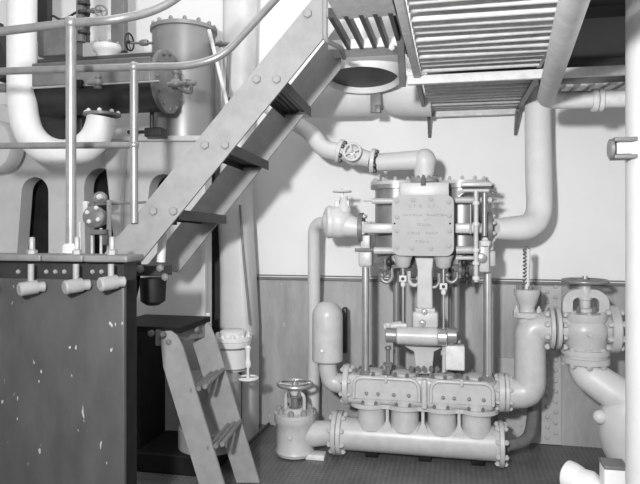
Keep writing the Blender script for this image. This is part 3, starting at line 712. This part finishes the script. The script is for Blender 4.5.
# valve gear on the right of the steam end
g = MB().cyl(W(476, 191, 3.78), W(476, 282, 3.78), .014, n=14).build('gear_rod', PUMP, pu)
for v in (203, 224, 250, 263, 278): MB().cyl(W(476, v-1.6, 3.78), W(476, v+1.6, 3.78), .021, n=12).build('collar', GRATE, g)
MB().tube([W(458, 194, 3.8), W(462, 190.5, 3.79), W(489, 190.5, 3.79)], .011, 12, fil=.02).build('gear_arm', PUMP, pu)
MB().box((W(476, 187, 3.85).x, 3.9, PZ(186, 3.9)), (.18, .22, .026), ch=.006).build('gear_plate', PUMP, pu)
MB().cyl(W(484.5, 191, 3.82), W(484.5, 236, 3.82), .016, n=12).build('gear_post', CYL, pu)
MB().cyl(W(470.5, 204, 3.84), W(470.5, 234, 3.84), .006, n=10).build('gear_post', CYL, pu)
MB().cyl(W(456, 258, 3.82), W(483, 258, 3.82), .012, n=12).build('gear_arm', PUMP, pu)
MB().box(W(484, 258, 3.84), (.06, .06, .17), ch=.012).build('gear_block', PUMP, pu)
MB().lathe(W(485, 246, 3.8), Z, [(0, .03), (.012, .034), (.03, .034), (.035, .02), (.05, .014)], 8).build('gear_nut', GRATE, pu)
c = W(482, 258, 3.79); MB().lathe(c, (0, -1, 0), [(-.02, .028), (.01, .028), (.014, .016)], 20).build('gear_pin', CYL, pu)
for v in (187, 193, 200): MB().sphere(W(492.5, v, 3.9), .011, 10).build('end_ball', CYL, pu)
MB().cyl(W(486, 200, 3.9), W(497, 199.5, 3.9), .005, n=8).build('spindle_tip', STEEL, pu)
# centre frame column and crosshead
zc0, zc1 = PZ(311, 3.93), PZ(255, 3.93)
a_, b_ = W(414.5, 262, 3.93).x, W(434.5, 262, 3.93).x
MB().prism([(a_, 3.9, zc1), (b_, 3.9, zc1), (b_-.014, 3.9, zc1-.1), (b_-.01, 3.9, zc0), (a_+.016, 3.9, zc0), (a_+.02, 3.9, zc1-.1)], (0, .09, 0)).build('centre_column', PUMP, pu, bevel=.008)
bx = MB().box(W(425.5, 319, 3.9), (.155, .1, .1), ch=.014).build('crosshead_block', PUMP, pu)
nut(bx, W(424, 311.5, 3.84), (0, -1, 0), .02, .02, STEEL, 'bolt'); nut(bx, W(422.5, 322.5, 3.84), (0, -1, 0), .02, .02, STEEL, 'bolt')
MB().box(W(425.5, 310, 3.9)+Z*.0, (.12, .09, .03), ch=.006).build('crosshead_cap', PUMP, pu)
p0, p1 = W(397, 336, 3.84), W(438, 336, 3.84); zc = p0.z*.5+p1.z*.5
MB().cyl((p0.x, 3.84, zc), (p1.x, 3.84, zc), .055, n=30, ch=.006).build('cross_shaft_sleeve', PUMP, pu)
MB().cyl((W(386, 336, 3.84).x, 3.84, zc), (p0.x, 3.84, zc), .046, n=26, ch=.004).build('shaft_collar', CYL, pu)
MB().cyl((p1.x, 3.84, zc), (W(447, 336, 3.84).x, 3.84, zc), .056, n=26, ch=.004).build('shaft_collar', STEEL, pu)
MB().cyl((W(447, 336, 3.84).x, 3.84, zc+.012), (W(457, 336, 3.84).x, 3.84, zc+.012), .045, n=26, ch=.004).build('shaft_collar', CYL, pu)
q = MB().cyl(W(384, 327, 3.86), W(402, 325, 3.86), .026, n=16, ch=.004); q.box(W(404, 327, 3.86), (.04, .05, .05), ch=.006); q.build('lever_end', PUMP, pu)
nut(pu, W(388, 325, 3.83), (0, -1, 0), .018, .012, PUMP, 'bolt')
# lower link from crosshead
MB().prism([W(404, 346, 3.93), W(445, 346, 3.93), W(434, 352, 3.93), W(432, 374, 3.93), W(416, 374, 3.93), W(414, 352, 3.93)], (0, .08, 0)).build('lower_frame', PUMP, pu, bevel=.006)
for u in (418, 424, 431, 411, 437):
    nut(pu, W(u, 371, 3.87), Z, .016, .024, MIDIRON, 'stud')
q = MB().lathe(W(388, 374, 3.9), Z, [(0, .016), (.05, .016), (.055, .03), (.07, .03), (.075, .012), (.15, .012), (.16, .022), (.175, .018)], 12); q.build('relief_cock', MIDIRON, pu)
q = MB().lathe(W(444, 372, 3.88), Z, [(0, .012), (.1, .012), (.105, .02), (.13, .02), (.135, .012), (.2, .01)], 12); q.build('relief_cock', PUMP, pu)
MB().box(W(455, 357, 3.88), (.115, .08, .15), ch=.01).build('lubricator_box', GRATE, pu)
q = MB().lathe(W(451, 345, 3.86), Z, [(0, .022), (.03, .024), (.035, .012), (.06, .012)], 12); q.sphere(W(459, 342, 3.87), .016, 10); q.build('lubricator_cap', CYL, pu)

# ---------------- air vessel ----------------
av = thing('air_vessel', W(327, 362, 4.0), 'pale grey domed air vessel on an elbow at the left of the pump', 'air vessel')
c0 = W(327.5, 361, 4.0); c1 = W(327.5, 301, 4.0); rv = M_(15.3, 327, 4.0); h = (c1-c0).z
MB().lathe(c0, Z, [(0, rv*.93), (.008, rv)]+[(h-rv*.95, rv)]+[(h-rv*.95+rv*.95*math.sin(t_*PI/16), rv*math.cos(t_*PI/16)) for t_ in range(1, 9)], 40).build('vessel_body', PUMP, av)
MB().cyl(W(322, 351, 3.92), W(322, 351, 3.88), .012, n=12, ch=.002).build('boss', PUMP, av)
MB().tube([c0+Z*.01, W(328, 372, 4.0), W(332, 384, 4.0)*.5+V((c0.x+.03, 4.0, zd+.02))*.5, V((PX(343), 4.0, zd))], [.058, .06, .064, .066], 26, fil=.05).build('elbow', PUMP, av)

# ---------------- pipes round the pump ----------------
def pipe(name, pts, r_, m_, label, fil=.1, cat='pipe', seg=8):
    o = MB().tube(pts, r_, 28, fil=fil, seg=seg).build(name, m_); return tag(o, label, cat)
pb = thing('exhaust_pipe', W(538, 215, 4.2), 'big white pipe dropping from the far grating and bending left into the pump', 'pipe')
Y_ = 4.15
MB().tube([W(538, 88, 4.25), W(538, 150, 4.25), W(540, 228, 4.12), W(494, 229, 3.93)], [.083, .083, .080, .062], 32, fil=.3, seg=12).build('pipe_body', PIPEW, pb)
# steam inlet line: elbow, flanges, valve, diagonal
sp = thing('steam_inlet_pipe', W(424, 178, 3.93), 'pale pipe running left from the elbow on top of the pump to a valve', 'pipe')
zi = PZ(161.5, 3.93, 400)
MB().tube([V((xi, 3.92, z3+.02)), V((xi, 3.92, zi+.005)), V((W(378, 161, 3.96).x, 3.96, zi))], [.056, .062, .057], 26, fil=.05, seg=10).build('pipe_body', CAST, sp)
MB().lathe(V((xi+.004, 3.915, zi-.004)), Z, [(-.085, .056), (-.03, .066), (.0, .072)]+[(.072*math.sin(k*PI/16)*1.1, .072*math.cos(k*PI/16)) for k in range(1, 9)], 30).build('elbow', CAST, sp)
f_ = flange(sp, W(373, 161, 3.96), V((1, 0, -.12)), .08, .026, CAST, 6, .014, name='flange', bm=IRON)
gv = thing('stop_valve', W(355, 170, 3.98), 'small pale valve with forward-facing handwheel in the line above the pump', 'valve')
c = W(354, 155, 3.99)
MB().tube([W(340, 151, 4.0), c, W(371, 160, 3.97)], [.05, .06, .05], 22).build('valve_body', CAST, gv)
MB().sphere(c, .068, 24).build('bonnet', CAST, gv)
MB().cyl(c, c+V((.005, -.1, .005)), .014, n=12).build('stem', STEEL, gv)
wheel(gv, c+V((.006, -.11, .008)), .054, GRATE, .0075, ax=V((-.15, -1, .1)), spokes=4)
flange(gv, W(340, 151, 4.0), V((1, 0, -.3)), .078, .026, CAST, 6, .014, name='flange', bm=IRON)
pipe('diagonal_pipe', [W(266, 104, 4.12), W(312, 133, 4.1), W(322, 149, 4.05), W(340, 152, 4.0)], .058, CAST, 'white pipe slanting down from behind the stair to the small forward-facing valve', .12)
# side valve left of steam end
sv = thing('angle_valve', W(340, 240, 3.95), 'rounded white valve with small flat handwheel left of the steam end', 'valve')
MB().sphere(W(338, 222, 3.95), .108, 32, (1, .9, .98)).tube([W(340, 224, 3.95), W(360, 228, 3.93)], [.085, .058], 28).build('valve_body', CAST, sv)
MB().lathe(W(331, 222, 3.96), V((-1, -.3, 0)), [(0, .105), (.012, .108), (.03, .1), (.05, .06)], 32).build('end_cap', CAST, sv)
MB().lathe(W(344, 212, 3.94), Z, [(0, .05), (.03, .045), (.06, .03), (.1, .022)], 20).build('bonnet', CAST, sv)
MB().box(W(337, 204, 3.93), (.03, .03, .05), ch=.004).build('yoke_arm', CAST, sv); MB().box(W(348, 205, 3.93), (.02, .03, .06), ch=.004).build('yoke_arm', CAST, sv)
MB().cyl(W(342, 204, 3.94), W(342, 189, 3.94), .007, n=10).build('stem', STEEL, sv)
wheel(sv, W(342, 191.5, 3.94), .056, CAST, .006, spokes=5)
pipe('vertical_pipe', [W(330, 222, 4.05), W(314, 224, 4.15), W(314, 300, 4.25), W(314, 360, 4.3), W(313, 428, 4.3)], .043, CAST, 'long pale vertical pipe behind the domed air vessel', .12)
t = MB().box(W(345, 330, 4.3), (.035, .05, .32), ch=.01).build('vessel_shadow_bar', IRON); tag(t, 'dark upright bar drawn for the thin shadow at the right edge of the domed air vessel', 'bar')  # dark bar in place of the thin shadow beside the vessel
# left bottom valve
lv = thing('globe_valve', (W(295, 458, 3.93).x, 3.93, 0), 'pale floor valve with yoke and dark handwheel at the left end of the pump', 'valve')
c = W(295, 445, 3.93); xv = c.x; zc_ = .14
MB().lathe((xv, 3.93, .012), Z, [(0, .12), (.02, .128), (.04, .12), (.2, .124), (.215, .135), (.245, .135)], 40).build('valve_body', PUMP, lv)
MB().tube([(xv+.06, 3.93, zm), (xv+.16, 3.96, zm), (xa-.07, yp, zm)], [.088, .08, .08], 28).build('outlet', PUMP, lv)
flange(lv, (xa-.067, yp, zm), X, .14, .03, PUMP, 8, .017, name='outlet_flange', bm=PUMP, only=lambda d: False)
ring(lv, (xa-.083, yp, zm), -X, .118, 8, .017, .018, PUMP, .4)
bn = MB().lathe((xv, 3.93, .258), Z, [(0, .135), (.022, .135), (.026, .08), (.05, .055)], 40).build('bonnet_flange', PUMP, lv)
ring(bn, (xv, 3.93, .28), Z, .108, 8, .02, .028, FIT)
zy = W(295, 393, 3.93).z
yk = MB().tube([(xv-.062, 3.93, .28), (xv-.062, 3.93, zy), (xv+.062, 3.93, zy), (xv+.062, 3.93, .28)], .0125, 12, fil=.04).build('yoke', PUMP, lv)
MB().lathe((xv, 3.93, zy-.01), Z, [(0, .03), (.03, .032), (.05, .022)], 20).build('yoke_boss', PUMP, lv)
zw = W(295, 384, 3.93).z
MB().cyl((xv, 3.93, .28), (xv, 3.93, zw+.02), .01, n=12).build('stem', STEEL, lv)
gl = MB().lathe((xv, 3.93, .29), Z, [(0, .04), (.02, .04), (.025, .025), (.08, .025), (.085, .035), (.1, .035)], 16).build('gland', MIDIRON, lv)
for sx in (-.035, .035): nut(lv, (xv+sx, 3.9, .38), Z, .012, .03, MIDIRON, 'gland_nut')
wheel(lv, (xv, 3.93, zw), .11, STEEL, .0105, spokes=5)
nut(lv, (xv, 3.805, .15), (0, -1, 0), .017, .012, PUMP, 'plug', True)
t = MB().box((W(316, 458, 3.9).x, 3.9, .016), (.12, .09, .032), ch=.004).build('floor_chock', GRATE); tag(t, 'pale wedge block on the floor under the floor valve outlet', 'block')

# right elbow into pump
ep = thing('delivery_elbow', (W(530, 400, 4.0).x, 4.0, zd-.1), 'large pale grey S-bend pipe joining the pump to the right-hand valve', 'pipe')
zr = W(585, 329, 4.0).z
xe = W(530, 360, 4.0).x
MB().tube([V((PX(503), 4.0, zd)), V((xe-.0, 4.0, zd)), V((xe, 4.0, zr)), V((W(551, 330, 4.0).x, 4.0, zr))], .093, 36, fil=.15, seg=14).build('pipe_body', PUMP, ep)
flange(ep, V((PX(506.5), 4.0, zd)), X, .118, .024, PUMP, 8, .016, name='flange', bm=PUMP)
flange(ep, V((W(551, 330, 4.0).x, 4.0, zr)), X, .125, .026, PUMP, 8, .018, name='flange', bm=PUMP, only=lambda d: False)
pipe('suction_branch', [V((PX(506), 4.0, zm-.01)), V((W(530, 440, 4.08).x, 4.12, zm-.01)), V((W(534, 430, 4.3).x, 4.3, .3)), V((W(533, 395, 4.33).x, 4.33, .56))], .036, MIDIRON, 'thin grey pipe curving up behind the big S-bend from the pump base flange', .12)

# small valve on the elbow
nv = thing('screw_down_valve', W(527, 320, 4.0), 'small pale valve with bare threaded spindle standing on the big S-bend', 'valve')
c = W(527, 316, 4.0)
MB().cyl(V((c.x, 4.0, zr-.02)), c, .055, n=26).build('neck', PUMP, nv)
fl = MB().lathe(c-Z*.004, Z, [(0, .085), (.03, .085), (.034, .07)], 6 if False else 30).build('flange', PUMP, nv)
for sx in (-.066, .066): nut(fl, c+V((sx, -.03, .0)), Z, .016, .05, PUMP, 'bolt')
b_ = W(527, 312, 4.0)
MB().lathe(b_, Z, [(0, .05), (.03, .045), (.07, .062), (.12, .078), (.14, .078), (.142, .06)], 28).build('bonnet', PUMP, nv)
tp_ = W(527, 289, 4.0)
ring(nv, tp_-Z*.0, Z, .055, 6, .013, .02, CYL, .2, 'stud')
MB().cyl(tp_, W(528, 249, 4.0), .015, n=12).build('spindle', GRATE, nv)
pr = []
q = MB(); z_ = tp_.z; L_ = []
for i in range(96): L_.append(V((tp_.x-.014+.009*math.cos(i*.66), 4.0-.01+.014*math.sin(i*.66), z_+.02+i*.0024)))
q.tube(L_, .0045, 6); q.build('coiled_chain', MIDIRON, nv)
MB().torus(W(526.5, 250, 4.0), (0, 1, 0), .018, .005, 20, 8).build('top_ring', MIDIRON, nv)

# right main valve
rvv = thing('main_stop_valve', (W(585, 365, 4.0).x, 4.0, W(585, 365, 4.0).z), 'large pale grey stop valve with arched yoke and handwheel beside the right column', 'valve')
xv = W(585, 330, 4.0).x
body = MB().lathe((xv, 4.0, zr-.13), Z, [(0, .115), (.04, .12), (.07, .13), (.12, .142), (.15, .142), (.18, .125), (.19, .12)], 44).build('valve_body', PUMP, rvv)
flange(rvv, V((W(557.5, 330, 4.0).x, 4.0, zr)), X, .125, .026, PUMP, 8, .018, name='inlet_flange', bm=PUMP, only=lambda d: False)
for z_ in (.095, .035, -.04, -.1):
    nut(rvv, V((W(561, 330, 4.0).x, 3.9+.02*abs(z_)*8, zr+z_)), X, .018, .02, PUMP, 'nut'); nut(rvv, V((W(549, 330, 4.0).x-.012, 3.9+.02*abs(z_)*8, zr+z_)), -X, .018, .02, PUMP, 'nut')
MB().cyl((W(560, 330, 4.0).x, 4.0, zr), (xv, 4.0, zr), .09, n=30).build('inlet', PUMP, rvv)
MB().cyl((W(612, 330, 4.0).x, 4.0, zr+.005), (xv, 4.0, zr+.005), .09, n=30).build('outlet', PUMP, rvv)
flange(rvv, V((W(613, 330, 4.0).x, 4.0, zr+.005)), X, .14, .05, PUMP, 8, .02, both=True, name='outlet_flange', bm=PUMP)
bn = MB().lathe((xv, 4.0, zr+.085), Z, [(-.035, .125), (-.02, .132), (.015, .132), (.019, .1)], 44).build('bonnet', PUMP, rvv)
ring(bn, (xv, 4.0, zr+.1), Z, .115, 8, .013, .01, PUMP)
# arched yoke: flat plate with opening
yz0 = zr+.105; yz1 = W(585, 289, 4.0).z
def arch(hw, z0_, z1_, r_):
    out = [(xv+hw, 3.97, z0_)]
    for i in range(9): t_ = PI/2*i/8; out.append((xv+hw-r_+r_*math.cos(t_), 3.97, z1_-r_+r_*math.sin(t_)))
    for i in range(9): t_ = PI/2+PI/2*i/8; out.append((xv-hw+r_+r_*math.cos(t_), 3.97, z1_-r_+r_*math.sin(t_)))
    out.append((xv-hw, 3.97, z0_)); return out
MB().prism(arch(.132, yz0-.02, yz1, .09), (0, .06, 0), [arch(.074, yz0+.004, yz1-.05, .03)]).build('yoke', PUMP, rvv, bevel=.012)
MB().lathe((xv, 4.0, yz1-.06), Z, [(0, .03), (.05, .04), (.09, .03), (.1, .03)], 20).build('yoke_boss', PUMP, rvv)
zw = W(585, 281, 4.0).z
MB().cyl((xv, 4.0, zr+.12), (xv, 4.0, zw+.03), .017, n=14).build('stem', STEEL, rvv)
MB().lathe((xv, 4.0, yz0), Z, [(0, .05), (.02, .05), (.025, .032), (.07, .032), (.075, .04), (.09, .04)], 20).build('gland', PUMP, rvv)
for sx in (-.045, .045): nut(rvv, (xv+sx, 3.96, yz0), Z, .013, .03, MIDIRON, 'gland_nut')
wheel(rvv, (xv, 4.0, zw), .125, CYL, .012, spokes=5)
MB().lathe((xv+.0, 3.865, zr-.01), (0, -1, 0), [(0, .02), (.012, .014)], 14).build('boss', PUMP, rvv)
bf = MB().lathe((xv, 4.0, zr-.2), Z, [(0, .138), (.032, .138), (.036, .125), (.05, .125), (.054, .138), (.084, .138)], 40).build('bottom_flange', PUMP, rvv)
ring(bf, (xv, 4.0, zr-.2), -Z, .118, 8, .018, .02, PUMP)
ring(bf, (xv, 4.0, zr-.116), Z, .118, 8, .018, .014, PUMP)
# lower bends
lb = thing('lower_bend_pipe', (W(618, 443, 3.9).x, 3.95, .0), 'fat pale pipe slanting from the bottom of the right valve behind the column', 'pipe')
MB().tube([V((xv, 4.0, zr-.19)), V((xv+.01, 4.0, zr-.27)), V((xv+.24, 3.92, zr-.42)), V((xv+.5, 3.9, zr-.46))], [.1, .1, .105, .11], 32, fil=.12, seg=10).build('pipe_body', CAST, lb)
MB().tube([V((xv+.27, 3.95, zr-.38)), V((xv+.2, 3.95, .33)), V((xv+.24, 3.95, .16)), V((xv+.45, 3.95, .05))], [.13, .15, .15, .14], 32, fil=.14, seg=10).build('lower_elbow', CAST, lb)
MB().sphere(W(600, 417, 3.9), .042, 20).build('boss', CAST, lb)

# ---------------- right foreground ----------------
yk = 2.6
xc = W(625, 240, yk).x+.222
col = thing('round_column', (xc, yk+.12, 0), 'white round column standing at the right edge of the view', 'column')
MB().cyl((xc, yk+.12, 0), (xc, yk+.12, 2.43), .185, n=64).build('shaft', PIPEW, col)
nut(col, (xc-.03, yk-.062, W(638, 313, 2.5).z), (-.15, -1, 0), .02, .01, CAST, 'bolt', False)
bxx = thing('column_lamp', W(618, 160, 2.66), 'small bright square lamp box between grey jaws on the side of the column', 'lamp')
a_ = W(610.5, 149, 2.66); wv = xc-.17-a_.x
MB().box(W(621, 149, 2.70)+V((.02, 0, 0)), (.085, .07, .046), ch=.004).build('glass', PIPEW, bxx)
for v in (140.5, 157.5): MB().box(W(618, v, 2.68)+V((.02, 0, 0)), (.085, .09, .016), ch=.003).build('jaw', MIDIRON, bxx)
MB().cyl(W(611, 149, 2.68)-X*.008, W(611, 149, 2.68)+X*.008, .04, n=24, ch=.003).build('end_disc', CYL, bxx)
# bottom right pieces
c = W(583, 484, 3.1)
t = MB().tube([V((c.x+.1, 3.0, 0)), V((c.x+.075, 3.02, .13)), V((c.x+.03, 3.08, .25)), V((c.x-.04, 3.14, .30)), V((c.x-.075, 3.17, .30))], [.1, .1, .09, .07, .035], 30, fil=.05, seg=8).build('floor_bend', PIPEW)
tag(t, 'white rounded pipe end curving up from the floor at bottom right', 'pipe')
bb = thing('square_box', (W(615, 480, 3.0).x, 3.05, 0), 'small white square box on the floor beside the column foot', 'box')
a, b = W(604.5, 470, 2.95), W(628, 470, 2.95); zt_ = W(615, 470, 2.95).z
MB().box(((a.x+b.x)/2, 3.0, (zt_)/2), (b.x-a.x, .1, zt_), ch=.004).build('body', PIPEW, bb)
MB().box(((a.x+b.x)/2, 3.0, zt_+.008), (b.x-a.x+.004, .11, .016), ch=.003).build('lid', MIDIRON, bb)

q = MB().cyl(W(243, 449, 3.75), W(269, 424, 4.3), .012, n=10); t = q.build('drain_rod', IRON); t.location.z += 0
tag(t, 'thin dark rod lying on the floor between the lower ladder and the floor valve', 'rod')
